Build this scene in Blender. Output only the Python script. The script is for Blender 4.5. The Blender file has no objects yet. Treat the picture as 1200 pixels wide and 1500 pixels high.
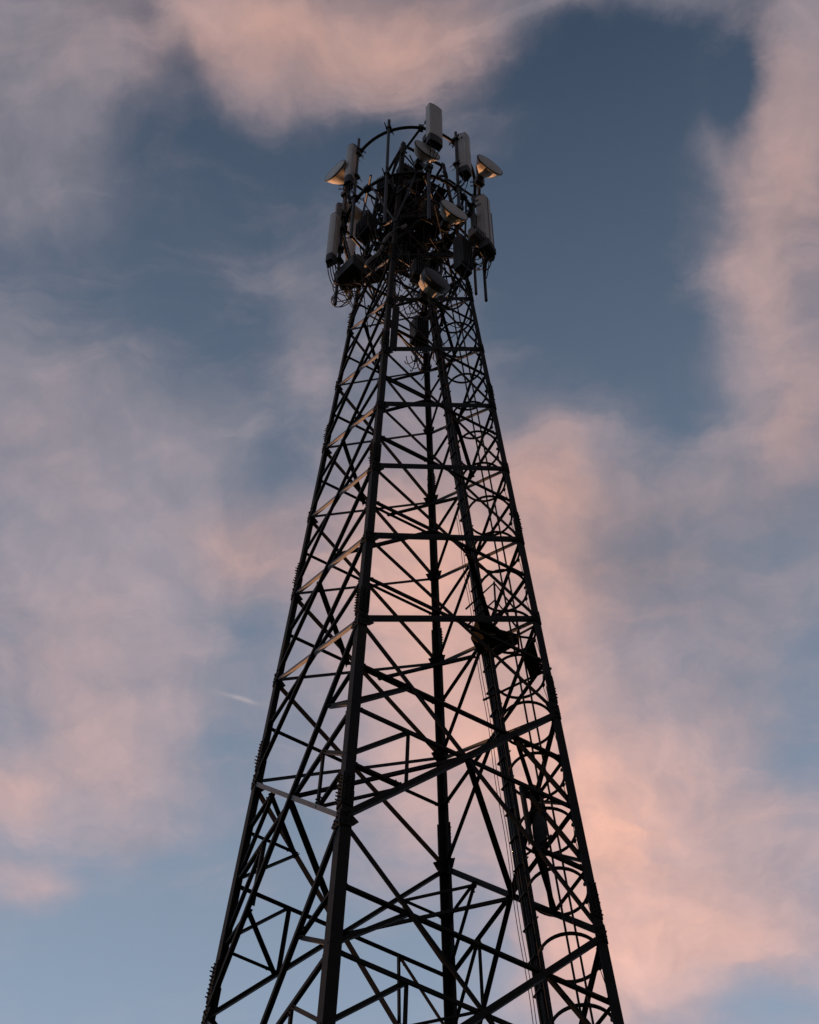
import bpy, bmesh, math, random
from mathutils import Vector as V, Matrix
random.seed(7)
PI = math.pi
C = bpy.context.scene.collection

# ------------------------------------------------------------------ helpers
class MB:
    """collects simple solids; build() links them as ONE mesh object"""
    def __init__(s):
        s.v = []; s.f = []; s.sm = []
    def add(s, vs, fs, smooth=False):
        o = len(s.v)
        s.v += [tuple(x) for x in vs]
        s.f += [tuple(i + o for i in f) for f in fs]
        s.sm += [smooth] * len(fs)
    def box(s, c, ax, ay, az, dx, dy, dz, bevel=0):
        c = V(c); ax = V(ax).normalized(); ay = V(ay).normalized(); az = V(az).normalized()
        if not bevel:
            vs = [c + ax*dx*i/2 + ay*dy*j/2 + az*dz*k/2 for i in (-1, 1) for j in (-1, 1) for k in (-1, 1)]
            s.add(vs, [(0,1,3,2), (4,6,7,5), (0,4,5,1), (2,3,7,6), (0,2,6,4), (1,5,7,3)])
        else:
            bm = bmesh.new(); bmesh.ops.create_cube(bm, size=1)
            for v in bm.verts: v.co = V((v.co.x*dx, v.co.y*dy, v.co.z*dz))
            bmesh.ops.bevel(bm, geom=bm.edges[:], offset=bevel, segments=2, affect='EDGES', profile=.5)
            bm.verts.index_update()
            s.add([c + ax*v.co.x + ay*v.co.y + az*v.co.z for v in bm.verts], [[v.index for v in f.verts] for f in bm.faces])
            bm.free()
    def prism(s, poly, d):
        """closed polygon (3D points) extruded by vector d"""
        n = len(poly); d = V(d); p = [V(x) for x in poly]
        s.add(p + [x + d for x in p], [tuple(range(n))[::-1], tuple(range(n, 2*n))] + [(i, (i+1) % n, n+(i+1) % n, n+i) for i in range(n)])
    def angle(s, p, q, n, w, t, up=-1, off=0.0, w2=None):
        """rolled steel angle from p to q: one flange in the plane facing n, the other turned inwards along its lower edge"""
        p = V(p); q = V(q); n = V(n).normalized(); d = (q - p).normalized()
        b = d.cross(n).normalized()
        if abs(b.z) < 1e-3: b = b if b.x*up > 0 else -b
        elif b.z*up < 0: b = -b
        n = b.cross(d).normalized() * (1 if b.cross(d).dot(n) > 0 else -1)
        w2 = w2 or w
        p = p + n*off; q = q + n*off
        prof = [(w/2, 0), (w/2, -w2), (w/2 - t, -w2), (w/2 - t, -t), (-w/2, -t), (-w/2, 0)]
        vs = [p + b*x + n*y for x, y in prof] + [q + b*x + n*y for x, y in prof]
        s.add(vs, [(0,1,2,3,4,5)[::-1], (6,7,8,9,10,11)] + [(i, (i+1) % 6, 6+(i+1) % 6, 6+i) for i in range(6)])
    def tube(s, pts, r, n=8, cap=True, closed=False, r2=None):
        pts = [V(p) for p in pts]; m = len(pts)
        up = None; rings = []
        for i, p in enumerate(pts):
            if closed: d = pts[(i+1) % m] - pts[i-1]
            else: d = pts[min(i+1, m-1)] - pts[max(i-1, 0)]
            d.normalize()
            if up is None:
                up = V((0, 0, 1)) if abs(d.z) < .9 else V((1, 0, 0))
            a = d.cross(up).normalized(); up = a.cross(d).normalized()
            rr = r if r2 is None else r + (r2 - r)*i/(m-1)
            rings.append([p + a*math.cos(2*PI*k/n)*rr + up*math.sin(2*PI*k/n)*rr for k in range(n)])
        vs = [x for rg in rings for x in rg]; fs = []
        for i in range(m if closed else m-1):
            j = (i+1) % m
            for k in range(n):
                fs.append((i*n+k, i*n+(k+1) % n, j*n+(k+1) % n, j*n+k))
        s.add(vs, fs, True)
        if cap and not closed:
            s.add(rings[0], [tuple(range(n))[::-1]]); s.add(rings[-1], [tuple(range(n))])
    def lathe(s, c, axis, prof, n=40, side=None):
        """profile of (radius, distance along axis)"""
        c = V(c); axis = V(axis).normalized()
        a = axis.cross(V((0, 0, 1))).normalized(); b = axis.cross(a)
        vs = []; fs = []
        for r, h in prof:
            for k in range(n):
                t = 2*PI*k/n
                vs.append(c + axis*h + (a*math.cos(t) + b*math.sin(t))*max(r, 1e-4))
        for i in range(len(prof)-1):
            for k in range(n):
                fs.append((i*n+k, i*n+(k+1) % n, (i+1)*n+(k+1) % n, (i+1)*n+k))
        s.add(vs, fs, True)
    def build(s, name, mat, parent=None, auto=35):
        me = bpy.data.meshes.new(name); me.from_pydata(s.v, [], s.f)
        bm = bmesh.new(); bm.from_mesh(me)
        bmesh.ops.recalc_face_normals(bm, faces=bm.faces[:])
        bm.to_mesh(me); bm.free()
        for p, k in zip(me.polygons, s.sm): p.use_smooth = k
        o = bpy.data.objects.new(name, me); C.objects.link(o); me.materials.append(mat)
        if parent is not None:
            o.parent = parent
            me.transform(Matrix.Translation(-parent.location))
        return o

def thing(name, label, cat, loc=(0, 0, 0), group=None):
    o = bpy.data.objects.new(name, None); C.objects.link(o); o.location = loc
    o.empty_display_size = .2
    o['label'] = label; o['category'] = cat
    if group: o['group'] = group
    return o

def bez(p0, p1, p2, p3, n=14):
    p0, p1, p2, p3 = V(p0), V(p1), V(p2), V(p3)
    return [p0*(1-t)**3 + p1*3*t*(1-t)**2 + p2*3*t*t*(1-t) + p3*t**3 for t in [i/n for i in range(n+1)]]

# ------------------------------------------------------------------ materials
def mat(name, c1, c2, rough=.6, metal=0.0, scale=6, bump=.0, spec=.4, mid=(.4, .65), c3=None):
    m = bpy.data.materials.new(name); m.use_nodes = True
    nt = m.node_tree; N = nt.nodes; L = nt.links; b = N['Principled BSDF']
    tc = N.new('ShaderNodeTexCoord'); no = N.new('ShaderNodeTexNoise'); no.inputs['Scale'].default_value = scale
    no.inputs['Detail'].default_value = 8; no.inputs['Roughness'].default_value = .65
    L.new(tc.outputs['Object'], no.inputs['Vector'])
    r = N.new('ShaderNodeValToRGB'); r.color_ramp.elements[0].position = mid[0]; r.color_ramp.elements[1].position = mid[1]
    r.color_ramp.elements[0].color = (*c1, 1); r.color_ramp.elements[1].color = (*c2, 1)
    L.new(no.outputs['Fac'], r.inputs['Fac'])
    out = r.outputs['Color']
    if c3:
        n2 = N.new('ShaderNodeTexNoise'); n2.inputs['Scale'].default_value = scale*.35; n2.inputs['Detail'].default_value = 10
        L.new(tc.outputs['Object'], n2.inputs['Vector'])
        r2 = N.new('ShaderNodeValToRGB'); r2.color_ramp.elements[0].position = .56; r2.color_ramp.elements[1].position = .7
        L.new(n2.outputs['Fac'], r2.inputs['Fac'])
        mx = N.new('ShaderNodeMix'); mx.data_type = 'RGBA'
        L.new(r2.outputs['Color'], mx.inputs[0]); L.new(out, mx.inputs[6]); mx.inputs[7].default_value = (*c3, 1)
        out = mx.outputs[2]
    L.new(out, b.inputs['Base Color'])
    rr = N.new('ShaderNodeMapRange'); rr.inputs['To Min'].default_value = rough-.12; rr.inputs['To Max'].default_value = rough+.15
    L.new(no.outputs['Fac'], rr.inputs['Value']); L.new(rr.outputs['Result'], b.inputs['Roughness'])
    b.inputs['Metallic'].default_value = metal
    b.inputs['Specular IOR Level'].default_value = spec
    if bump:
        bp = N.new('ShaderNodeBump'); bp.inputs['Strength'].default_value = bump; bp.inputs['Distance'].default_value = .01
        L.new(no.outputs['Fac'], bp.inputs['Height']); L.new(bp.outputs['Normal'], b.inputs['Normal'])
    return m

M_STEEL = mat('weathered_steel', (.010, .0092, .009), (.022, .0195, .018), .7, .0, 5, .25, .12, c3=(.034, .023, .017))
M_BRACE = mat('painted_bracing', (.010, .0092, .009), (.023, .020, .018), .7, .0, 7, .2, .12, c3=(.036, .024, .018))
M_BRACE_LIT = mat('sunlit_bracing', (.06, .055, .051), (.125, .114, .107), .5, .0, 6, .15, .35, c3=(.085, .060, .045))  # left-face diagonals: same steel made paler, the sunlit look put into the colour
M_PIPE = mat('pipe_steel', (.009, .009, .0105), (.022, .021, .023), .5, .0, 8, .1, .35)
M_BLACK = mat('black_rubber', (.012, .012, .013), (.028, .026, .026), .6, 0, 12, .1, .3)
M_CABLE = mat('feeder_jacket', (.010, .009, .0085), (.026, .021, .018), .6, 0, 14, .0, .2)
M_RADOME = mat('grey_radome', (.49, .455, .43), (.59, .55, .52), .55, 0, 3, .02, .35, c3=(.39, .35, .32))
M_DISH = mat('white_dish', (.58, .55, .53), (.68, .65, .63), .5, 0, 3, .0, .3)
M_REFL = mat('dirty_reflector', (.45, .41, .38), (.70, .66, .62), .5, 0, 5, .0, .3, c3=(.2, .16, .13))
M_DRUM = mat('dark_shroud', (.035, .034, .036), (.06, .058, .06), .5, 0, 4, .0, .35)
M_BOX = mat('radio_housing', (.010, .010, .0105), (.024, .022, .022), .55, 0, 4, .05, .35)
M_BOXL = mat('pale_radio_housing', (.13, .122, .118), (.2, .185, .175), .55, 0, 4, .05, .35)
M_COPPER = mat('pale_waveguide', (.16, .145, .135), (.26, .235, .215), .45, 0, 9, .0, .4)
M_CONC = mat('footing_concrete', (.22, .21, .20), (.36, .35, .33), .85, 0, 5, .4, .2)
M_GRASS = mat('dry_grass_ground', (.035, .045, .018), (.085, .080, .040), .9, 0, .8, .5, .1, c3=(.11, .085, .055))

# ------------------------------------------------------------------ ground
g = MB(); R = 3000
ring = [(R*math.cos(2*PI*k/64), R*math.sin(2*PI*k/64), 0) for k in range(64)]
g.add(ring, [tuple(range(64))])
go = g.build('ground', M_GRASS); go['kind'] = 'structure'

# ------------------------------------------------------------------ the lattice tower
def H(z): return 2.6942 - .04184*z
SG = {'B': (-1, -1), 'D': (1, -1), 'A': (-1, 1), 'C': (1, 1)}
FACES = [('B', 'D', V((0, -1, 0))), ('D', 'C', V((1, 0, 0))), ('C', 'A', V((0, 1, 0))), ('A', 'B', V((-1, 0, 0)))]
LV = [.35, 5.4, 10.6, 15.75, 20.872, 25.710, 28.304, 30.828, 33.393, 35.993, 38.642, 41.281, 43.92, 46.56, 49.2]
BIG = 5                                  # the first five panels are double height with secondary bracing
ZTOP = 50.05
def cn(l, z): return V((SG[l][0]*H(z), SG[l][1]*H(z), z))
def fp(L, Rr, z, f): return cn(L, z).lerp(cn(Rr, z), f)

tower = thing('lattice_tower', 'tall dark steel lattice tower with four tapering legs and crossed bracing against the sunset sky', 'tower')
def legw(z): return .148 if z < 21 else .136 if z < 26 else .12 if z < 31 else .106 if z < 36 else .094
cuts = [.05, 5.2, 10.4, 15.6, 21.5, 26.3, 31.4, 36.6, 41.8, 46.9, ZTOP]
for l in 'BDAC':
    sx, sy = SG[l]; m = MB()
    for z0, z1 in zip(cuts, cuts[1:]):
        w = legw((z0+z1)/2); t = .022
        prof = [(0, 0), (w, 0), (w, t), (t, t), (t, w), (0, w)]
        vs = []
        for z in (z0, z1):
            for a, b in prof: vs.append((sx*(H(z)-a), sy*(H(z)-b), z))
        m.add(vs, [(0,1,2,3,4,5), (6,7,8,9,10,11)[::-1]] + [(i, (i+1) % 6, 6+(i+1) % 6, 6+i) for i in range(6)])
    leg = m.build('leg', M_STEEL, tower)
    for zc in cuts[1:-1]:
        w = legw(zc-.5); sp = MB()
        ln = .34
        for ax in (0, 1):
            n = V((sx, 0, 0)) if ax == 0 else V((0, sy, 0))
            tdir = V((0, -sy, 0)) if ax == 0 else V((-sx, 0, 0))
            base = cn(l, zc); axis = (cn(l, zc+1) - cn(l, zc-1)).normalized()
            sp.box(base + n*.008 + tdir*w*.5, tdir, n, axis, w*.98, .014, ln*2)
            for i in range(8):
                for e in (.28, .72):
                    zz = (i-3.5)*.078
                    zz += random.uniform(-.006, .006); sp.tube([base + n*.012 + tdir*w*e + axis*zz, base + n*random.uniform(.03, .062) + tdir*w*e + axis*zz], .011, 6)
        sp.build('splice_plate', M_STEEL, leg)
    f = MB(); b = cn(l, 0)
    f.box((b.x, b.y, .08), (1, 0, 0), (0, 1, 0), (0, 0, 1), .9, .9, .55, .03)
    f.build('footing', M_CONC, tower)

def brace(name, p, q, n, w, t, off, mt, up=-1, trim=.0, w2=None):
    m = MB(); p = V(p); q = V(q); d = (q-p).normalized()
    m.angle(p + d*trim, q - d*trim, n, w, t, up, off, w2)
    # bolts at the ends
    for e, s in ((p, 1), (q, -1)):
        for k in (0.07, .14):
            c = e + d*s*(trim + k) + V(n)*off
            m.tube([c - V(n)*.004, c + V(n)*.022], .013, 6)
    return m.build(name, mt, tower)

deep = MB()                              # bracing of the lowest panels
for Lc, Rc, n in FACES:
    for i, (z0, z1) in enumerate(zip(LV, LV[1:])):
        wb, wt = H(z0), H(z1)
        s = wb/(wb+wt); zc = z0 + (z1-z0)*s
        bl, br, tl, tr = cn(Lc, z0), cn(Rc, z0), cn(Lc, z1), cn(Rc, z1)
        ctr = bl.lerp(tr, s)
        big = i < BIG
        if i < 3:                        # below everything the view can show
            for p, q, o in ((bl, tr, -.012), (br, tl, .02)):
                deep.angle(p, q, n, .12, .012, -1, o)
            deep.angle(fp(Lc, Rc, zc, 0), fp(Lc, Rc, zc, 1), n, .1, .01, -1, -.03)
            continue
        k = 1.0 if z0 < 30 else .88 if z0 < 38 else .75
        near = (Lc, Rc) == ('B', 'D'); left = (Lc, Rc) == ('A', 'B')
        # flats: seen along their outstanding flange; widths differ with the panel as on the real tower
        far = not (near or left)
        wf, ws, wh = (.078, .066, .058) if big else (.068*k, .052*k, .050*k)
        if far: wf, ws, wh = wf*1.15, ws*1.15, wh*1.0
        # one diagonal outside, the other inside the plane so that they pass each other
        a = brace('diagonal_brace', bl, tr, n, wf, .010, .016, M_BRACE, trim=.03, up=1 if left else -1)
        b = brace('diagonal_brace', br, tl, n, ws, .009, -.010, M_BRACE_LIT if left else M_BRACE, trim=.03, up=1 if near else -1)
        brace('horizontal_brace', fp(Lc, Rc, zc, 0.0), fp(Lc, Rc, zc, 1.0), n, wh*1.22, .008, -.024, M_BRACE, trim=.02, up=-1 if far else 1)
        if big:
            q = {'bl': bl.lerp(ctr, .5), 'br': br.lerp(ctr, .5), 'tl': tl.lerp(ctr, .5), 'tr': tr.lerp(ctr, .5)}
            zu, zd = q['tl'].z, q['bl'].z
            rb = lambda p, r, w=.052: brace('secondary_brace', p, r, n, w, .008, -.034, M_BRACE, trim=.015)
            if (Lc, Rc) == ('B', 'D'):
                rb(fp(Lc, Rc, zu, 0), fp(Lc, Rc, zu, 1), .05)
            else:
                rb(fp(Lc, Rc, zu, 0), q['tl']); rb(q['tr'], fp(Lc, Rc, zu, 1))
            rb(fp(Lc, Rc, zd, 0), q['bl']); rb(q['br'], fp(Lc, Rc, zd, 1))
            hl, hr = fp(Lc, Rc, zc, .25), fp(Lc, Rc, zc, .75)
            rb(fp(Lc, Rc, zc+.05, 0), q['tl']); rb(fp(Lc, Rc, zc+.05, 1), q['tr'])
            rb(hl, q['bl']); rb(hr, q['br'])
            rb(fp(Lc, Rc, zd+.1, 0), hl); rb(fp(Lc, Rc, zd+.1, 1), hr)
        # gusset plates where the bracing meets the legs, and at the crossing
        for l, o, z in ((Lc, Rc, z1), (Rc, Lc, z1)):
            if z1 > 49.5: continue
            c = cn(l, z); d = (cn(o, z) - c).normalized(); a2 = (cn(l, z+1) - c).normalized()
            hh = .17 if big else .18
            dd = (.23 if big else .20)*(1 if z < 36 else .8)
            gp = MB()
            gp.prism([c - d*.0 + a2*hh + n*.004, c + d*dd*.65 + a2*hh*.55 + n*.004, c + d*dd + n*.004 + a2*.02, c + d*dd*.7 - a2*hh*.6 + n*.004, c - a2*hh + n*.004], n*.011)
            for bx, bz in ((.3, .3), (.55, .2), (.3, -.3), (.55, -.2), (.2, .55), (.2, -.55)):
                p = c + d*dd*bx + a2*hh*bz
                gp.tube([p, p + n*.034], .012, 6)
            gp.build('gusset_plate', M_STEEL, tower)
dp = deep.build('base_bracing', M_BRACE, tower); dp['kind'] = 'stuff'

# corner braces cutting across the tower at some of the horizontals
def ccz(i):
    z0, z1 = LV[i], LV[i+1]; return z0 + (z1-z0)*H(z0)/(H(z0)+H(z1))
for i, t, w in ((10, .45, .05), (8, .41, .055), (6, .41, .062), (4, .5, .062), (12, .45, .045)):
    z = ccz(i)
    for l in 'ABCD':
        nb = [r for fl in FACES for r in fl[:2] if l in fl[:2] and r != l]
        p, q = cn(l, z).lerp(cn(nb[0], z), t), cn(l, z).lerp(cn(nb[1], z), t)
        brace('corner_brace', p + V((0, 0, .01)), q + V((0, 0, .01)), V((0, 0, 1)), w*1.2, .009, -.03, M_BRACE, trim=.02)
for zz, fr in ((.25, 0), (.75, 0)):      # corner braces of the tall panels, from arm to arm
    z0, z1 = LV[4], LV[5]
    s = H(z0)/(H(z0)+H(z1))
    for l in 'ABCD':
        pts = []
        for fl in FACES:
            if l in fl[:2]:
                o = fl[0] if fl[1] == l else fl[1]
                c0 = cn(l, z0).lerp(cn(o, z1), s)
                pts.append((cn(l, z0) if zz < .5 else cn(l, z1)).lerp(c0, .5))
        brace('corner_brace', pts[0], pts[1], V((0, 0, 1)), .055, .009, -.04, M_BRACE, trim=.03)
# cap over the leg tops
for z in (49.95,):
    for Lc, Rc, n in FACES:
        brace('horizontal_brace', cn(Lc, z), cn(Rc, z), n, .06, .008, -.024, M_BRACE, trim=.02)
# tall stiffener plates on the near leg below the headframe
st = MB()
for z0, z1 in ((36.2, 38.5),):
    c0, c1 = cn('B', z0), cn('B', z1)
    for k0, k1 in ((.125, .26),):
        st.prism([c0 + V((k0, -.012, 0)), c0 + V((k1, -.012, 0)), c1 + V((k1, -.012, 0)), c1 + V((k0, -.012, 0))], V((0, .04, 0)))
st.build('stiffener_plate', M_STEEL, tower)

# ------------------------------------------------------------------ feeder cable run and caged ladder, on the far right face
def tr(z, dx=0, dy=0): return V((H(z) - .18 + dx, -H(z) + 1.19 + dy, z))
run = thing('feeder_cable_run', 'thick bundle of black feeder cables running up inside the right face of the tower', 'cables', (H(0)-.18, -H(0)+1.19, 0))
zs = [0.2 + 1.2*i for i in range(40)]
for s in (-1, 1):
    m = MB(); w = .085
    m.angle(tr(.2, dy=s*w), tr(47.5, dy=s*w), V((1, 0, 0)), .05, .007, s, 0)
    m.build('tray_rail', M_STEEL, run)
z = .6
while z < 47.3:
    m = MB(); p = tr(z); m.box(p, (0, 1, 0), (1, 0, 0), (0, 0, 1), .20, .04, .03)
    m.build('cross_bar', M_STEEL, run); z += .6
for j in range(11):
    oy = (-.075 + .015*j) + random.uniform(-.006, .006); ox = -.035 - random.uniform(0, .045)
    pts = []; z = .4; ze = random.uniform(42.5, 47.2)
    ph = random.uniform(0, 6)
    while z < ze:
        pts.append(tr(z, ox + .010*math.sin(z*1.1+ph), oy + .010*math.sin(z*.9+ph*2))); z += .55
    m = MB(); m.tube(pts, random.choice((.011, .014, .016)), 7); m.build('feeder_cable', M_CABLE, run)
z = 1.0; i = 0
while z < 46:
    m = MB(); p = tr(z, -.05)
    m.box(p, (0, 1, 0), (1, 0, 0), (0, 0, 1),   .17, .09, .018)
    L_ = random.choice((.06, .09, .13))
    m.box(p + V((.0, -.08 - L_/2, 0)), (0, 1, 0), (1, 0, 0), (0, 0, 1), L_+.04, .016, .014)
    if i % 3 == 0: m.box(p + V((.0, -.13, .016)), (0, 1, 0), (1, 0, 0), (0, 0, 1), .16, .012, .028)
    m.build('cable_clamp', M_BLACK, run)
    z += .62; i += 1
for j in range(2):                       # two slack thin cables beside the bundle
    pts = []; z = .4
    while z < 34:
        sl = .035*math.sin(z*PI/3.0)**2
        pts.append(tr(z, -.06 - .02*j,   .125 + .04*j + sl)); z += .3
    m = MB(); m.tube(pts, .0052, 6); m.build('thin_cable', M_CABLE, run)

lad = thing('caged_ladder', 'narrow climbing ladder in round safety hoops beside the feeder cables', 'ladder', (H(0)+.05, -H(0)+.85, 0))
HR = .395
def lc(z, a=None, r=HR):
    c = V((H(z) + .06, -H(z) + .83, z))
    if a is not None: c = c + V((math.cos(a)*r, math.sin(a)*r, 0))
    return c
A0 = math.radians(138)                   # the ladder stands on this side of the hoops, next to the tray
ld = V((math.cos(A0), math.sin(A0), 0)); lt = V((-ld.y, ld.x, 0))
for s in (-1, 1):
    m = MB(); m.tube([lc(.2) + ld*HR*.9 + lt*.16*s, lc(46.5) + ld*HR*.9 + lt*.16*s], .02, 8); m.build('stringer', M_STEEL, lad)
z = 12.0; low = MB(); z2 = .5
while z2 < 17:
    low.tube([lc(z2) + ld*HR*.9 - lt*.16, lc(z2) + ld*HR*.9 + lt*.16], .011, 6); z2 += .32
z = z2; nr = 0
while z < 46.3:
    m = MB(); m.tube([lc(z) + ld*HR*.9 - lt*.16, lc(z) + ld*HR*.9 + lt*.16], .011, 6); m.build('rung', M_STEEL, lad); z += .32
low.build('lower_rungs', M_STEEL, lad)['kind'] = 'stuff'
hz = [3.1 + 1.3*i for i in range(33)]
for z in hz:
    m = MB(); pts = []
    for k in range(33):
        a = A0 + .42 + (2*PI - .84)*k/32
        pts.append(lc(z, a))
    # flat hoop: two stacked thin tubes give the strap its height
    m.tube(pts, .017, 6); m.tube([p + V((0, 0, .028)) for p in pts], .017, 6)
    m.build('hoop', M_STEEL, lad)
for da in (-128, -110):
    m = MB(); m.tube([lc(2.6, math.radians(da)), lc(44.5, math.radians(da))], .015, 6)
    m.build('cage_strap', M_STEEL, lad)
wire = []
z = 2.5
while z < 44.4:
    wire.append(lc(z, math.radians(-8 + 3*math.sin(z*2.1)), HR + .015 + .05*abs(math.sin((z-3.1)*PI/1.3)))); z += .16
m = MB(); m.tube(wire, .0055, 5)
for z in hz:
    c = lc(z, math.radians(-8), HR + .01); m.box(c, (1, 0, 0), (0, 1, 0), (0, 0, 1), .045, .045, .05)
    m.box(c + V((0, 0, .35)), (1, 0, 0), (0, 1, 0), (0, 0, 1), .03, .03, .05)
m.build('wire', M_CABLE, lad)
ear = []
# rest platform part way up
pf = thing('rest_platform', 'small dark rest platform with railing half way up the ladder', 'platform', (1.2, -.7, 28.6))
m = MB()
m.prism([(.93, -.42, 28.75), (.80, -.80, 28.70), (1.10, -.84, 28.70), (1.24, -.80, 28.70), (1.52, -.86, 28.70), (1.60, -.72, 28.70), (1.40, -.30, 28.70), (1.16, -.26, 28.72)], (0, 0, .05))
m.build('deck', M_STEEL, pf)
m = MB()
m.prism([(1.36, -1.50, 27.62), (1.70, -1.14, 27.62), (1.73, -.82, 27.62), (1.385, -1.16, 27.62)], (0, 0, .035))
m.build('hatch', M_STEEL, pf)
for x, y in ((1.05, -1.0), (1.62, -.72)):
    m = MB(); m.tube([(x, y, 28.5), (x, y, 29.75)], .016, 6); m.build('railing_post', M_STEEL, pf)
for zz in (29.2, 29.72):
    m = MB(); m.tube([(.9, -.35, zz), (1.05, -1.0, zz), (1.62, -.72, zz)], .018, 6); m.build('handrail', M_STEEL, pf)
for a, b in (((.8, -.6, 28.66), (1.75, -1.0, 28.60)), ((1.2, -.3, 28.66), (1.5, -1.45, 28.2)), ((1.15, -.35, 27.3), (1.75, -1.35, 27.3))):
    m = MB(); m.tube([a, b], .022, 6); m.build('support_bar', M_STEEL, pf)
pf2 = thing('folded_platform', 'dark narrow trapdoor plate hanging upright on the ladder below the rest platform', 'platform', (1.65, -.65, 24.2))
m = MB()
m.prism([(1.62, -.72, 25.1), (1.63, -.95, 24.75), (1.66, -1.0, 24.2), (1.69, -.9, 23.5), (1.69, -.72, 23.2), (1.67, -.64, 24.0)], (.03, .01, 0))
m.build('plate', M_STEEL, pf2)
for zz in (24.4, 23.6):
    m = MB(); m.tube([(1.55, -.5, zz), (1.7, -1.04, zz)], .019, 6); m.build('support_bar', M_STEEL, pf2)

# ------------------------------------------------------------------ round antenna headframe
HF = 1.54
def rp(az, z, r=HF): a = math.radians(az); return V((r*math.cos(a), r*math.sin(a), z))
head = thing('antenna_headframe', 'round pipe headframe of two rings and upright poles around the tower top', 'frame', (0, 0, 41))
for z in (48.92, 45.7):
    m = MB(); m.tube([rp(5*k, z) for k in range(72)], .042, 10, closed=True); m.build('ring', M_PIPE, head)
for z in (48.9, 45.66):
    for l in 'ABCD':
        sx, sy = SG[l]; base = math.degrees(math.atan2(sy, sx))
        for da in ((24,) if z > 47 else (-24, 24)):
            m = MB(); m.tube([cn(l, z-.05), rp(base+da, z)], .032, 8)
            e = rp(base+da, z); m.box(e, (e.x, e.y, 0), (-e.y, e.x, 0), (0, 0, 1), .15, .12, .14)
            m.build('radial_strut', M_PIPE, head)
for l in 'ABCD':                         # knee struts below the lower ring
    sx, sy = SG[l]; base = math.degrees(math.atan2(sy, sx))
    for da in (-20, 20):
        m = MB(); m.tube([cn(l, 43.6), rp(base+da, 45.66)], .024, 8); m.build('knee_strut', M_PIPE, head)
POLES = [(-172, 43.2, 49.7, .036), (-139, 42.6, 49.5, .036), (-78, 44.0, 49.5, .038), (-34, 41.7, 50.2, .034), (-105, 42.7, 45.9, .040),
         (168, 40.7, 47.4, .034), (152, 44.2, 49.2, .03), (118, 44.2, 49.1, .034), (75, 44.0, 49.1, .034), (35, 44.0, 49.1, .034), (-4, 44.0, 49.1, .034), (-58, 44.3, 46.3, .032)]
for az, z0, z1, r in POLES:
    m = MB(); m.tube([rp(az, z0, HF+.075), rp(az, z1, HF+.075)], r, 10)
    for z in (48.92, 45.7):
        if z0 < z < z1:
            c = rp(az, z, HF+.04); d = rp(az, 0, 1)
            m.box(c, d, (-d.y, d.x, 0), (0, 0, 1), .17, .13, .10)
            for e in (-.05, .05):
                t = V((-d.y, d.x, 0))
                m.tube([c + t*e - d*.16 + V((0, 0, .04)), c + t*e + d*.2 + V((0, 0, .04))], .009, 5)
                m.tube([c + t*e - d*.16 - V((0, 0, .04)), c + t*e + d*.2 - V((0, 0, .04))], .009, 5)
    m.build('mounting_pole', M_PIPE, head)
# perforated service decks between the legs (their underside is what one sees)
for z, skip in ((48.1, 0), (46.5, 1), (44.9, 1)):
    h = H(z)*.93; m = MB(); n = 5
    for i in range(n):
        x0 = -h + 2*h*i/n + .012; x1 = -h + 2*h*(i+1)/n - .012
        if skip and i == 3: continue
        a, b = (-h, h) if not skip else (-h, h*.55)
        m.prism([(x0, a, z), (x1, a, z), (x1, b, z), (x0, b, z)], (0, 0, .03))
    m.build('service_deck', M_STEEL, head)
for z in (48.02, 46.4, 44.8):
    h = H(z)
    for s in (-.55, .2, .62):
        m = MB(); m.angle((-h, h*s, z), (h, h*s, z), (0, -1, 0), .07, .009); m.build('deck_joist', M_PIPE, head)

for i in range(24):                      # short pipes and stays inside the headframe
    z = random.uniform(41.2, 48.6); a0 = random.uniform(-180, 180); a1 = a0 + random.choice((-1, 1))*random.uniform(50, 130)
    m = MB(); m.tube([rp(a0, z, random.uniform(.8, 1.5)), rp(a1, z + random.uniform(-.9, .9), random.uniform(.5, 1.4))], random.uniform(.018, .032), 7)
    m.build('stay', M_PIPE, head)
# ------------------------------------------------------------------ antennas
def jumper(m, p, q, sag, r=.011):
    p = V(p); q = V(q)
    m.tube(bez(p, p - V((0, 0, sag)), q - V((0, 0, sag*.9)) + (p-q)*.1, q, 12), r, 6)

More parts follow.
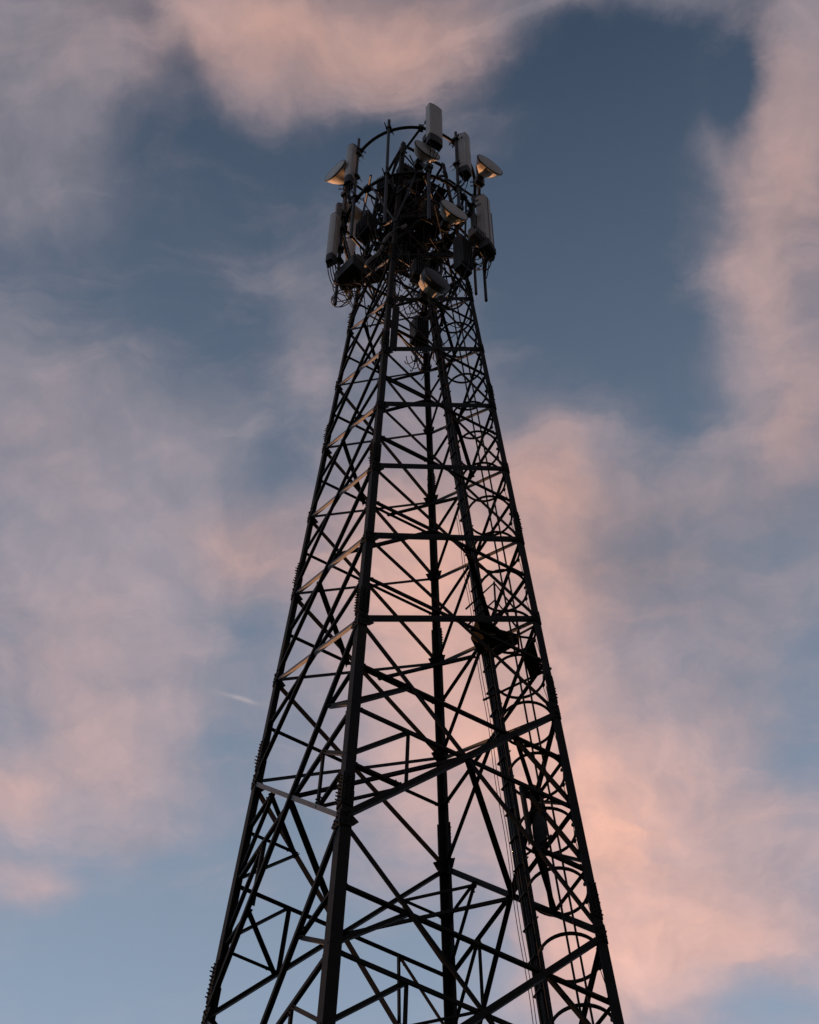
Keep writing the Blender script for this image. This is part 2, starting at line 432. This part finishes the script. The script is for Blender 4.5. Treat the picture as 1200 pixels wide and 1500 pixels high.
def panel_antenna(label, ctr, z0, z1, az, w, d, pole=None, round_=.04, mt=None, seam=False, cap=.22, cables=3, group='panel antennas on the headframe'):
    a = math.radians(az); n = V((math.cos(a), math.sin(a), 0)); t = V((-n.y, n.x, 0)); up = V((0, 0, 1))
    c = V((ctr[0], ctr[1], 0)); root = thing('panel_antenna', label, 'antenna', (ctr[0], ctr[1], z0), group)
    # radome: rounded rectangular section with a softly domed face
    prof = []
    K = 6
    for k in range(K+1):
        u = -1 + 2*k/K
        prof.append((u*w/2*.985, d*.5 + .02*(1-u*u)))
    rr = min(round_, d*.45)
    pr = [(-w/2, -d/2), (-w/2, d/2-rr), (-w/2 + rr*.3, d/2 - rr*.3)] + [(x*.86, y) for x, y in prof] + [(w/2 - rr*.3, d/2 - rr*.3), (w/2, d/2-rr), (w/2, -d/2)]
    m = MB(); N = len(pr)
    lay = [(z0+cap, 1), (z1-.03, 1), (z1, .93)]
    vs = []
    for z, s in lay:
        for x, y in pr: vs.append(c + t*x*s + n*y*s + up*z)
    fs = [tuple(range(N))[::-1], tuple(range(2*N, 3*N))]
    for i in range(2):
        for k in range(N): fs.append((i*N+k, i*N+(k+1) % N, (i+1)*N+(k+1) % N, (i+1)*N+k))
    m.add(vs, fs); m.build('radome', mt or M_RADOME, root)
    m = MB()                              # top rim
    m.prism([c + t*x*1.02 + n*y*1.02 + up*(z1-.055) for x, y in pr], up*.022); m.build('end_rim', M_DRUM, root)
    m = MB()
    m.prism([c + t*x*.98 + n*y*.98 + up*z0 for x, y in pr], up*(cap+.01))
    for k in range(4):
        p = c + t*(w*.7*(k/3-.5)) + up*z0
        m.tube([p, p - up*.12], .022, 8)
    m.build('end_cap', M_BLACK, root)
    if seam:
        m = MB(); m.box(c + n*(d*.5+.021) + up*(z0+z1+cap)/2, t, n, up, .014, .02, z1-z0-cap-.1); m.build('seam', M_DRUM, root)
    pc = V((pole[0], pole[1], 0)) if pole else c - n*(d/2+.16)
    for z in (z0+cap+.25, z1-.35):
        m = MB()
        b = c - n*d/2 + up*z
        m.box(b - n*.03, t, n, up, w*.5, .06, .12)
        m.tube([b - n*.03, pc + up*z], .026, 6); m.tube([b - n*.03 + up*.06, pc + up*(z+.06)], .016, 6)
        m.box(pc + up*z, t, n, up, .15, .15, .11)
        for e in (-.05, .05): m.tube([pc + up*z + t*e - n*.18, pc + up*z + t*e + n*.12], .009, 5)
        m.build('bracket', M_PIPE, root)
    m = MB()
    for k in range(cables):
        p = c + t*(w*.6*(k/max(cables-1, 1)-.5)) + up*(z0-.1)
        q = pc + t*random.uniform(-.06, .06) + up*(z0 + random.uniform(-.9, -.3))
        jumper(m, p, q, random.uniform(.3, .65))
    if cables: m.build('jumper_cable', M_CABLE, root)
    return root

def pole_xy(az): p = rp(az, 0, HF+.075); return (p.x, p.y)

panel_antenna('large flat grey panel antenna topmost of all, in front of the ring', (-.40, -1.82), 46.9, 49.58, -86, .37, .17, None, .03, cap=.45)
panel_antenna('tall rounded grey panel antenna between the topmost panel and the right dish', (.52, -1.62), 46.6, 49.3, -66, .27, .22, pole_xy(-78), .1, cap=.34)
panel_antenna('grey panel antenna seen edge-on beside the upper left dish', (-1.76, -.20), 46.35, 48.95, -152, .19, .15, pole_xy(-172), .03, cap=.42)
panel_antenna('slim grey panel antenna hanging outermost at the lower left of the headframe', (-1.82, .24), 42.45, 45.25, -150, .20, .16, pole_xy(168), .07, cap=.36)
panel_antenna('narrow brownish panel antenna peeking out behind the outermost lower left one', (-1.72, .32), 43.3, 46.2, 165, .2, .12, pole_xy(168), .03, mt=M_BOXL, cap=.2)
panel_antenna('pale panel antenna half hidden inside the left of the headframe below the ring', (-.88, 1.36), 45.7, 48.75, -120, .22, .14, None, .06, cap=.22)
panel_antenna('wide grey panel antenna with a centre seam at the lower right of the headframe', (1.24, -1.20), 43.9, 46.95, -68, .31, .2, pole_xy(-34), .1, seam=True, cap=.3, cables=5)
panel_antenna('thin panel antenna mostly hidden behind the seamed one at the lower right', (1.50, -.98), 44.2, 46.7, -20, .22, .14, pole_xy(-34), .03, mt=M_BOXL, cap=.2, cables=2)

def dish(label, ctr, az, r, depth, drum=.0, mount=None, tilt=0, cone=.34, group='microwave dishes on the headframe', mt=None):
    a = math.radians(az); ax = V((math.cos(a), math.sin(a), math.sin(math.radians(tilt)))).normalized()
    c = V(ctr); root = thing('microwave_dish', label, 'dish antenna', ctr, group)
    m = MB(); m.lathe(c, ax, [(0, .028), (r*.5, .022), (r*.86, .010), (r*.985, 0), (r*.985, -.012)], 48); m.build('radome', mt or M_DISH, root)
    m = MB(); m.lathe(c, ax, [(r*.985, .004), (r*1.035, .002), (r*1.035, -.03), (r*.985, -.032)], 48); m.build('rim', M_DRUM, root)
    if drum:
        m = MB(); m.lathe(c, ax, [(r*1.0, -.02), (r*1.0, -drum)], 48); m.build('shroud', M_DRUM, root)
    m = MB()
    m.lathe(c, ax, [(r*1.0, -.015-drum), (r*.97, -.05-drum), (r*.80, -.05-drum-depth*.42), (r*cone+.05, -.05-drum-depth*.86), (r*cone, -.05-drum-depth), (0, -.05-drum-depth)], 48)
    m.build('reflector', M_REFL, root)
    back = c - ax*(.05+drum+depth)
    m = MB(); m.lathe(back, ax, [(0, .0), (r*.26, 0), (r*.26, -.16), (r*.2, -.2), (0, -.2)], 20)
    t = V((-ax.y, ax.x, 0)).normalized()
    m.box(back - ax*.12 - V((0, 0, .20)), t, ax, (0, 0, 1), .22, .12, .30, .015)
    m.build('radio_unit', M_BOX, root)
    m = MB(); mp = V(mount) if mount else back - ax*.3
    m.tube([back - ax*.1, mp], .036, 8); m.tube([back - ax*.1 + V((0, 0, -.12)), mp + V((0, 0, -.12))], .022, 6)
    m.box(mp, t, ax, (0, 0, 1), .16, .16, .2); m.build('bracket', M_PIPE, root)
    m = MB()
    p = back - ax*.12 - V((0, 0, .34)); jumper(m, p, mp - V((0, 0, .7)) + t*.05, .35, .009); m.build('jumper_cable', M_CABLE, root)
    return root
def mnt(az, z): p = rp(az, z, HF+.075); return (p.x, p.y, p.z)
dish('small dish facing left at the upper left of the headframe, its underside glowing orange', (-2.03, .05, 47.55), -163, .33, .30, mount=mnt(168, 47.2))
dish('small dish just below the topmost panel antenna', (-.50, -1.66, 46.85), -86, .34, .2, mount=mnt(-105, 46.0), cone=.5)
dish('small dish standing out furthest right on its own pole', (1.17, -1.72, 48.0), -84, .36, .27, mount=mnt(-34, 47.9), cone=.28)
dish('small dish with a bright orange back, left of the seamed panel antenna', (.19, -1.62, 43.95), -86, .345, .21, mount=mnt(-78, 44.3), cone=.5)
dish('deep drum shaped dark dish lowest on the headframe', (-.20, -1.50, 39.85), -82, .315, .17, drum=.12, mount=(-.25, -.97, 40.1), mt=M_DRUM, cone=.6)
dish('tan backed dish half hidden inside the left of the headframe', (-.98, 1.42, 48.95), 140, .42, .3, mount=mnt(118, 48.9), cone=.3)

# remote radio units and other boxes
def radio(label, ctr, az, w, d, h, mt=None, fins=True, cables=2, group='radio units inside the headframe'):
    a = math.radians(az); n = V((math.cos(a), math.sin(a), 0)); t = V((-n.y, n.x, 0)); up = V((0, 0, 1)); c = V(ctr)
    root = thing('radio_unit', label, 'radio unit', ctr, group)
    m = MB(); m.box(c, t, n, up, w, d, h, .02); m.build('housing', mt or M_BOX, root)
    if fins:
        m = MB()
        for k in range(7): m.box(c + n*(d/2+.02) + t*(w*.84*(k/6-.5)), t, n, up, .012, .05, h*.86)
        m.build('cooling_fins', mt or M_BOX, root)
    m = MB(); m.box(c - n*(d/2+.04), t, n, up, w*.4, .1, h*.5); m.tube([c - n*(d/2), c - n*(d/2+.2)], .03, 6); m.build('bracket', M_PIPE, root)
    m = MB()
    for k in range(cables):
        p = c + t*(w*.5*(k/max(1, cables-1)-.5)) - up*h/2
        jumper(m, p, p - n*random.uniform(.15, .4) + t*random.uniform(-.25, .25) - up*random.uniform(.1, .7), random.uniform(.25, .6), .010)
    m.build('jumper_cable', M_CABLE, root)
def inner(l, z, dx, dy): c = cn(l, z); return (c.x+dx, c.y+dy, z)
radio('pale grey radio box beside the orange backed dish at the right', (.98, -1.22, 44.25), -75, .34, .2, .5, M_BOXL, True)
radio('dark radio unit on the right leg above the horizontal beam', (.70, -1.05, 43.1), -75, .34, .24, 1.8)
radio('dark radio unit under the seamed panel antenna', (1.22, -1.22, 43.75), -60, .34, .24, .4, cables=4)
radio('dark rounded equipment box at the lower left of the headframe', (-1.36, .18, 42.25), -165, .60, .42, .50, None, False, cables=5)
radio('dark radio unit hanging under the rest of the equipment in the middle of the tower', (-.02, -.42, 39.5), -90, .30, .26, 1.0, cables=3)
radio('dark box behind the near leg at the top deck', (-.36, -.45, 48.2), -90, .5, .28, .8)
radio('dark radio unit left of the near leg at the top', (-.92, -.42, 46.9), -150, .34, .22, .75)
radio('dark radio unit inside the left of the ring', (-1.0, .28, 45.6), -170, .42, .28, .95)
radio('tan dirty radio unit low inside the left of the ring', (-1.05, .52, 43.6), -170, .36, .3, .8, M_BOXL)
radio('dark radio unit in the middle behind the short pole', (.12, -.62, 46.1), -95, .42, .25, .8)
radio('dark radio unit behind the drum dish', (-.18, -.72, 41.8), -95, .36, .25, .8)
radio('dark radio unit on the far leg inside the ring', (.35, .42, 46.3), -100, .5, .3, 1.0)
radio('dark radio unit near the left leg below the ring', (-.62, .55, 44.2), -140, .44, .3, .9)
radio('dark radio unit beneath the lower deck near the middle', (-.35, .05, 44.1), -120, .5, .34, .7)
radio('small dark box clamped behind the topmost panel antenna', (-.42, -1.52, 48.0), 95, .2, .16, .4, None, False)

# loose cables
cl = thing('cable_coil', 'coiled spare black cable hanging under the lower left antennas', 'cable', (-1.45, .3, 41.2))
for k in range(7):
    m = MB(); c = V((-1.42 + random.uniform(-.12, .12), .32 + random.uniform(-.15, .15), 41.3 + random.uniform(-.45, .35))); rr = random.uniform(.15, .26)
    nx = V((random.uniform(-1, 1), random.uniform(-1, 1), random.uniform(-.3, .3))).normalized()
    ny = nx.cross(V((random.uniform(-1, 1), random.uniform(-1, 1), random.uniform(-.5, .5)))).normalized()
    m.tube([c + nx*rr*math.cos(2*PI*i/26) + ny*rr*random.uniform(.84, .9)*math.sin(2*PI*i/26) for i in range(26)], .011, 6, closed=True)
    m.build('loop', M_CABLE, cl)
lj = thing('jumper_cables', 'tangle of black jumper cables strung through the inside of the headframe', 'cables', (0, 0, 42))
for k in range(92):
    z0 = random.uniform(40.5, 47.5)
    a0, a1 = random.uniform(-200, 60), 0
    a1 = a0 + random.uniform(-70, 70)
    r0, r1 = random.uniform(.5, 1.45), random.uniform(.2, .9)
    p = rp(a0, z0, r0); q = rp(a1, max(39.8, z0 - random.uniform(.2, 3.2)), r1)
    m = MB(); jumper(m, p, q, random.uniform(.2, .8), random.choice((.009, .011, .014))); m.build('cable', M_CABLE, lj)
wg = thing('waveguide', 'pale bent waveguide pipe curling around the left of the near leg', 'cable', (-.95, -.35, 42))
m = MB()
m.tube(bez((-.66, -.98, 43.4), (-.8, -.95, 43.0), (-1.0, -.75, 43.1), (-1.02, -.62, 42.6), 10) + bez((-1.02, -.62, 42.6), (-1.05, -.5, 42.1), (-1.2, -.45, 42.2), (-1.25, -.3, 41.8), 10)[1:], .035, 8)
m.build('pipe', M_COPPER, wg)
m = MB()
for p in ((-1.02, -.62, 42.6), (-.8, -.93, 43.08)): m.box(p, (1, 1, 0), (1, -1, 0), (0, 0, 1), .1, .1, .05)
m.build('flange', M_PIPE, wg)

# ------------------------------------------------------------------ camera
cam = bpy.data.cameras.new('camera'); co = bpy.data.objects.new('camera', cam); C.objects.link(co)
f = V((.23168069, .42544847, .87482436)); r = V((.87352112, -.48675646, .00538601)); u = V((-.42811788, -.76292971, .48441029))
co.matrix_world = Matrix(((r.x, u.x, -f.x, -8.20684668), (r.y, u.y, -f.y, -15.14087098), (r.z, u.z, -f.z, 1.6059879), (0, 0, 0, 1)))
cam.sensor_fit = 'VERTICAL'; cam.sensor_height = 24; cam.lens = 48
cam.clip_end = 8000; cam.clip_start = .1
bpy.context.scene.camera = co

# ------------------------------------------------------------------ light: sun on the horizon behind the tower, to the left
SUN_AZ = math.radians(95)                # direction towards the sun, measured from +x
SUN_EL = math.radians(2.0)
sd = V((math.cos(SUN_AZ)*math.cos(SUN_EL), math.sin(SUN_AZ)*math.cos(SUN_EL), math.sin(SUN_EL)))
sl = bpy.data.lights.new('sun', 'SUN'); sl.energy = 5.0; sl.angle = math.radians(.5); sl.color = (1, .46, .19)
so = bpy.data.objects.new('sun', sl); C.objects.link(so)
so.rotation_euler = (-sd).to_track_quat('-Z', 'Y').to_euler(); so.location = (0, 0, 80)

# ------------------------------------------------------------------ world: twilight sky with a broken cloud deck
#SKYBLOCK
w = bpy.data.worlds.new('World'); bpy.context.scene.world = w; w.use_nodes = True
nt = w.node_tree; N = nt.nodes; L = nt.links; N.clear()
def nd(t, **k):
    n = N.new(t)
    for a, b in k.items(): setattr(n, a, b)
    return n
def put(s, v):
    if hasattr(v, 'default_value') or hasattr(v, 'links'): L.new(v, s)
    else: s.default_value = v
def ma(op, a, b=None, c=None, clamp=False):
    n = nd('ShaderNodeMath', operation=op); n.use_clamp = clamp
    for i, x in enumerate((a, b, c)):
        if x is not None: put(n.inputs[i], x)
    return n.outputs[0]
def vm(op, a, b=None, c=None, out=0):
    n = nd('ShaderNodeVectorMath', operation=op)
    for i, x in enumerate((a, b, c)):
        if x is not None: put(n.inputs[i], x)
    return n.outputs[out]
tc = nd('ShaderNodeTexCoord')
dirv = tc.outputs['Generated']
sep = nd('ShaderNodeSeparateXYZ'); L.new(dirv, sep.inputs[0])
zc_ = ma('MAXIMUM', sep.outputs[2], .06)
U_ = ma('DIVIDE', sep.outputs[0], zc_); W_ = ma('DIVIDE', sep.outputs[1], zc_)
# coordinates on the cloud deck: a fixed turn and scale of (x/z, y/z)
q1 = ma('ADD', ma('ADD', ma('MULTIPLY', U_, 2.2574), ma('MULTIPLY', W_, -1.2575)), .614)
q2 = ma('ADD', ma('ADD', ma('MULTIPLY', U_, 1.1021), ma('MULTIPLY', W_, 1.9626)), -.5376)
cb = nd('ShaderNodeCombineXYZ'); L.new(q1, cb.inputs[0]); L.new(q2, cb.inputs[1]); Q = cb.outputs[0]
def noise(vec, scale, detail=6, rough=.55, dist=0, off=(0, 0, 0)):
    n = nd('ShaderNodeTexNoise'); n.inputs['Scale'].default_value = scale; n.inputs['Detail'].default_value = detail
    n.inputs['Roughness'].default_value = rough; n.inputs['Distortion'].default_value = dist
    L.new(vm('ADD', vec, off), n.inputs['Vector']); return n
w1 = vm('MULTIPLY', vm('SUBTRACT', noise(Q, 3.2, 3, .5).outputs['Color'], (.5, .5, .5)), (.16, .16, 0))
w2 = vm('MULTIPLY', vm('SUBTRACT', noise(Q, 11, 6, .6, off=(3, 1, 0)).outputs['Color'], (.5, .5, .5)), (.055, .055, 0))
QW = vm('ADD', vm('ADD', Q, w1), w2)
def field(blobs, base):
    acc = base
    for cx, cy, rx, ry, wt in blobs:
        d = vm('MULTIPLY_ADD', QW, (1/rx, 1/ry, 0), (-cx/rx, -cy/ry, 0))
        e = ma('POWER', 1/math.e, vm('DOT_PRODUCT', d, d, out=1))
        acc = ma('MULTIPLY_ADD', e, wt, acc)
    return acc
#BLOBS
COVER = [(0.111, 0.108, 0.1313, 0.1009, 0.5), (0.124, 0.235, 0.0899, 0.0491, 0.32), (0.366, 0.078, 0.1737, 0.0686, 0.5), (0.495, 0.116, 0.1575, 0.0697, 0.45), (0.618, 0.109, 0.1048, 0.0617, 0.35), (0.739, 0.078, 0.0954, 0.0343, 0.25), (0.817, 0.078, 0.052, 0.0305, 0.15), (0.423, 0.171, 0.0886, 0.0317, 0.2), (0.309, 0.147, 0.0441, 0.0314, -0.35), (0.252, 0.085, 0.0218, 0.0307, -0.3), (0.231, 0.195, 0.0534, 0.0482, -0.2), (0.331, 0.227, 0.1076, 0.0366, -0.25), (0.437, 0.276, 0.1448, 0.0994, -0.4), (0.184, 0.386, 0.1668, 0.0956, -0.2), (0.319, 0.456, 0.1408, 0.0802, -0.35), (0.538, 0.211, 0.0536, 0.0322, -0.2), (0.843, 0.26, 0.1531, 0.1809, -0.5), (0.918, 0.164, 0.0971, 0.0712, -0.4), (0.9, 0.448, 0.1309, 0.0976, -0.45), (0.724, 0.171, 0.0619, 0.0475, -0.2), (0.964, 0.566, 0.0765, 0.0558, -0.35), (0.774, 0.344, 0.0733, 0.1021, -0.3), (1.03, 0.18, 0.031, 0.0478, -0.4), (1.027, 0.102, 0.0435, 0.054, 0.15), (1.117, 0.125, 0.0525, 0.1561, 0.6), (1.078, 0.269, 0.0811, 0.091, 0.45), (1.01, 0.212, 0.0356, 0.0404, 0.35), (1.102, 0.413, 0.0742, 0.1053, 0.5), (1.155, 0.566, 0.0574, 0.0933, 0.5), (1.083, 0.511, 0.0378, 0.0547, 0.3), (0.451, 0.439, 0.0561, 0.0619, 0.3), (0.121, 0.565, 0.144, 0.1026, 0.3), (0.205, 0.718, 0.2174, 0.1284, 0.4), (0.05, 0.891, 0.1633, 0.1477, 0.4), (0.246, 0.86, 0.1724, 0.1352, 0.4), (0.31, 0.612, 0.0968, 0.0758, 0.2), (0.458, 0.529, 0.0571, 0.0458, 0.2), (0.415, 0.65, 0.0536, 0.0576, -0.45), (0.353, 0.728, 0.0396, 0.0396, -0.15), (0.365, 0.912, 0.0409, 0.0423, -0.45), (0.317, 1.065, 0.0526, 0.0671, -0.3), (0.035, 1.042, 0.0629, 0.0334, -0.25), (0.13, 1.031, 0.1256, 0.0665, 0.2), (-0.028, 1.133, 0.064, 0.0576, 0.35), (0.207, 1.132, 0.1065, 0.0573, 0.25), (0.159, 1.202, 0.0647, 0.047, 0.25), (0.049, 1.225, 0.0758, 0.0593, -0.4), (-0.021, 1.273, 0.0764, 0.0483, 0.3), (0.063, 1.309, 0.0879, 0.0488, 0.15), (0.208, 1.433, 0.2802, 0.1904, -0.5), (0.405, 1.249, 0.0977, 0.0953, -0.35), (-0.007, 1.459, 0.1352, 0.1028, -0.25), (0.431, 1.471, 0.1127, 0.1026, -0.4), (0.62, 0.758, 0.1391, 0.1798, 0.45), (0.642, 1.02, 0.1563, 0.1648, 0.45), (0.827, 0.709, 0.1279, 0.0883, 0.35), (0.865, 0.891, 0.1526, 0.1364, 0.4), (0.815, 1.19, 0.2146, 0.1983, 0.5), (0.936, 1.432, 0.2011, 0.152, 0.5), (0.557, 1.249, 0.0759, 0.0833, 0.2), (0.6, 1.471, 0.1126, 0.0769, -0.5), (0.735, 1.445, 0.056, 0.0763, -0.4), (0.99, 0.66, 0.1071, 0.0579, 0.2), (1.051, 0.809, 0.1502, 0.1122, 0.3), (0.949, 0.632, 0.0484, 0.0286, -0.15), (1.116, 0.748, 0.0594, 0.03, -0.3), (1.203, 0.912, 0.0612, 0.0531, -0.35), (1.017, 1.02, 0.1353, 0.0991, 0.3), (1.219, 1.064, 0.0524, 0.0673, -0.3), (1.115, 1.189, 0.1393, 0.1286, 0.35), (1.167, 1.394, 0.0998, 0.0752, 0.25), (1.211, 1.509, 0.0904, 0.0651, -0.4), (1.196, 1.248, 0.0866, 0.1433, 0.25), (1.088, 0.66, 0.0974, 0.0773, 0.2), (0.073, 0.66, 0.0978, 0.1453, 0.25), (0.05, 0.51, 0.057, 0.0549, 0.2), (0.134, 0.977, 0.1554, 0.0869, 0.25), (1.147, 0.966, 0.0824, 0.0649, 0.15), (0.822, 0.608, 0.1061, 0.0472, 0.28), (0.99, 0.66, 0.1071, 0.0482, 0.2), (-0.046, 1.297, 0.0877, 0.0487, 0.35), (0.126, 1.202, 0.1078, 0.0588, 0.25), (0.886, 0.071, 0.0952, 0.0228, 0.3), (0.996, 1.503, 0.1582, 0.0908, 0.35), (0.219, 0.179, 0.071, 0.0558, 0.22), (0.136, 0.301, 0.082, 0.042, 0.2), (1.136, 0.86, 0.0909, 0.0833, 0.2), (1.144, 0.738, 0.0593, 0.0498, 0.15), (0.049, 1.11, 0.1486, 0.1026, 0.28), (1.151, 1.345, 0.132, 0.0987, 0.3), (1.235, 1.308, 0.0656, 0.1098, 0.25), (0.434, 0.386, 0.0833, 0.0519, 0.12), (0.021, 1.179, 0.1182, 0.0818, 0.2), (0.176, 1.11, 0.0955, 0.0683, 0.15), (1.236, 1.419, 0.0668, 0.0759, 0.2), (1.044, 0.603, 0.0482, 0.0567, 0.15), (0.946, 0.188, 0.0443, 0.0479, 0.08), (1.04, 0.148, 0.0334, 0.063, -0.4), (1.248, 1.432, 0.0781, 0.089, 0.3), (1.258, 1.522, 0.0679, 0.0524, 0.1), (-0.002, 1.408, 0.134, 0.0632, 0.12)]
DARK = [(1.007, 0.748, 0.1683, 0.1496, -0.2), (0.859, 0.758, 0.1092, 0.1199, -0.1), (0.156, 0.603, 0.1934, 0.1135, -0.06), (0.119, 0.202, 0.1428, 0.1292, -0.06), (1.115, 0.955, 0.1131, 0.0861, -0.1), (0.316, 1.076, 0.0843, 0.0898, -0.05)]
WARM = [(0.426, 0.101, 0.1745, 0.077, 0.6), (0.618, 0.124, 0.0876, 0.0776, 0.3), (1.1, 0.302, 0.0816, 0.2098, 0.35), (0.381, 0.778, 0.0799, 0.0604, 0.45), (0.62, 0.809, 0.1505, 0.1526, 0.75), (0.786, 0.66, 0.0877, 0.0866, 0.5), (0.822, 0.839, 0.0907, 0.1235, 0.4), (0.901, 1.201, 0.129, 0.1406, 0.7), (0.706, 1.075, 0.1578, 0.1681, 0.65), (0.913, 1.432, 0.2011, 0.152, 0.55), (1.083, 1.189, 0.1607, 0.1753, 0.3), (1.135, 1.407, 0.1334, 0.0881, 0.35), (0.084, 0.966, 0.2069, 0.13, 0.12), (0.126, 1.076, 0.1055, 0.0675, 0.2), (-0.017, 1.133, 0.0639, 0.046, 0.3), (0.012, 1.273, 0.0764, 0.0604, 0.25), (1.157, 0.585, 0.0576, 0.0939, 0.3)]
#ENDBLOBS
cover = field(COVER, .38); warm = field(WARM, .02); dark = field(DARK, 0.0)
fb = noise(QW, 5.0, 10, .57, .1, off=(7.3, 2.2, 0)).outputs['Fac']
fb2 = noise(QW, 15, 10, .66, .3, off=(1.3, 5.2, 0)).outputs['Fac']
cov = ma('ADD', cover, ma('ADD', ma('MULTIPLY', ma('SUBTRACT', fb, .5), .62), ma('MULTIPLY', ma('SUBTRACT', fb2, .5), .26)))
# thin drawn-out veils
rot = nd('ShaderNodeMapping'); rot.inputs['Rotation'].default_value = (0, 0, .45); rot.inputs['Scale'].default_value = (2.2, 7.5, 1)
L.new(QW, rot.inputs['Vector'])
veil = nd('ShaderNodeMapRange', interpolation_type='SMOOTHSTEP')
L.new(noise(rot.outputs[0], 1.4, 8, .6, .5, off=(2.7, .4, 0)).outputs['Fac'], veil.inputs['Value'])
veil.inputs['From Min'].default_value = .42; veil.inputs['From Max'].default_value = .72
veil.inputs['To Max'].default_value = .20; veil.inputs['To Min'].default_value = -.10
cov = ma('ADD', cov, veil.outputs['Result'])
mr = nd('ShaderNodeMapRange', interpolation_type='SMOOTHSTEP'); L.new(cov, mr.inputs['Value'])
mr.inputs['From Min'].default_value = -.10; mr.inputs['From Max'].default_value = 1.12
alpha = ma('MULTIPLY', mr.outputs['Result'], .97)
fb3 = noise(QW, 8, 6, .55, .2, off=(4.1, 9.2, 0)).outputs['Fac']
wm = ma('ADD', warm, ma('MULTIPLY', ma('SUBTRACT', fb3, .5), .22), clamp=True)
def mixc(f, a, b):
    n = nd('ShaderNodeMix', data_type='RGBA'); n.clamp_factor = True
    put(n.inputs[0], f)
    for i, x in ((6, a), (7, b)):
        if isinstance(x, tuple): n.inputs[i].default_value = (*x, 1)
        else: L.new(x, n.inputs[i])
    return n.outputs[2]
STR = .1
lin = lambda c: tuple((x/255/12.92 if x < 10.3 else ((x/255+.055)/1.055)**2.4) for x in c)
sky = nd('ShaderNodeTexSky', sky_type='NISHITA'); sky.sun_disc = False
sky.sun_elevation = SUN_EL; sky.sun_rotation = PI/2 - SUN_AZ
sky.air_density = 1.0; sky.dust_density = .6; sky.ozone_density = 2.0
# clear air pales towards the horizon
el = nd('ShaderNodeMapRange'); L.new(sep.outputs[2], el.inputs['Value'])
el.inputs['From Min'].default_value = .968; el.inputs['From Max'].default_value = .70
air = mixc(el.outputs['Result'], tuple(x/STR for x in lin((54, 70, 92))), tuple(x/STR for x in lin((154, 172, 195))))
sky3 = vm('MULTIPLY', sky.outputs[0], (2.6, 2.2, 1.8))
skyc = mixc(.9, sky3, air)
lum = ma('ADD', .80, ma('MULTIPLY', ma('MINIMUM', ma('MAXIMUM', q2, 0), 1.6), .21))
fbs = noise(vm('ADD', QW, (-.020, .030, 0)), 5.0, 10, .57, .1, off=(7.3, 2.2, 0)).outputs['Fac']
rel = ma('SUBTRACT', fb, fbs)              # side of each puff turned to the sunset
shade = ma('ADD', ma('ADD', .88, ma('MULTIPLY', fb, .24)), ma('MULTIPLY', rel, .42))
wm = ma('ADD', wm, ma('MULTIPLY', rel, .5), clamp=True)
sc_ = vm('SCALE', mixc(wm, lin((158, 152, 163)), lin((242, 186, 165)))).node
L.new(ma('MULTIPLY', ma('ADD', lum, dark), shade), sc_.inputs['Scale'])
# one small bright wisp that still catches the sun
wq = vm('SUBTRACT', vm('ADD', Q, vm('SCALE', w2)), (0.3420, 0.9912, 0))
wq.node.inputs[0].links[0].from_node.inputs[1].links[0].from_node.inputs['Scale'].default_value = .35
wa = vm('DOT_PRODUCT', wq, (36.267, 9.996, 0), out=1); wb = vm('DOT_PRODUCT', wq, (-75.921, 275.443, 0), out=1)
wisp = ma('POWER', 1/math.e, ma('ADD', ma('MULTIPLY', wa, wa), ma('MULTIPLY', wb, wb)))
wisp = ma('MULTIPLY', wisp, ma('MULTIPLY', noise(Q, 30, 5, .6, off=(5, 5, 0)).outputs['Fac'], .62))
# Nishita is physically bright: bring both layers to the same scale, then one Background strength
cl_ = vm('SCALE', sc_.outputs[0]); cl_.node.inputs['Scale'].default_value = 1/STR
fin = mixc(wisp, mixc(alpha, skyc, cl_), tuple(x/STR for x in lin((225, 205, 198))))
# unseen sky opposite the sunset, dimmed and warm-tinted to darken steel and warm antennas
anti = nd('ShaderNodeMapRange', interpolation_type='SMOOTHSTEP')
L.new(vm('DOT_PRODUCT', dirv, (sd.x, sd.y, 0), out=1), anti.inputs['Value'])
anti.inputs['From Min'].default_value = -.75; anti.inputs['From Max'].default_value = .02
anti.inputs['To Min'].default_value = 0; anti.inputs['To Max'].default_value = 1
fin = vm('MULTIPLY', fin, mixc(anti.outputs['Result'], (.34, .25, .215), (1.0, 1.0, 1.0)))
bg = nd('ShaderNodeBackground'); L.new(fin, bg.inputs['Color']); bg.inputs['Strength'].default_value = STR
out = nd('ShaderNodeOutputWorld'); L.new(bg.outputs[0], out.inputs['Surface'])

# ------------------------------------------------------------------ render settings
sc = bpy.context.scene
sc.view_settings.view_transform = 'Standard'; sc.view_settings.look = 'None'
sc.view_settings.exposure = 0; sc.view_settings.gamma = 1
sc.view_settings.use_curve_mapping = False
sc.cycles.max_bounces = 5
sc.cycles.use_denoising = True
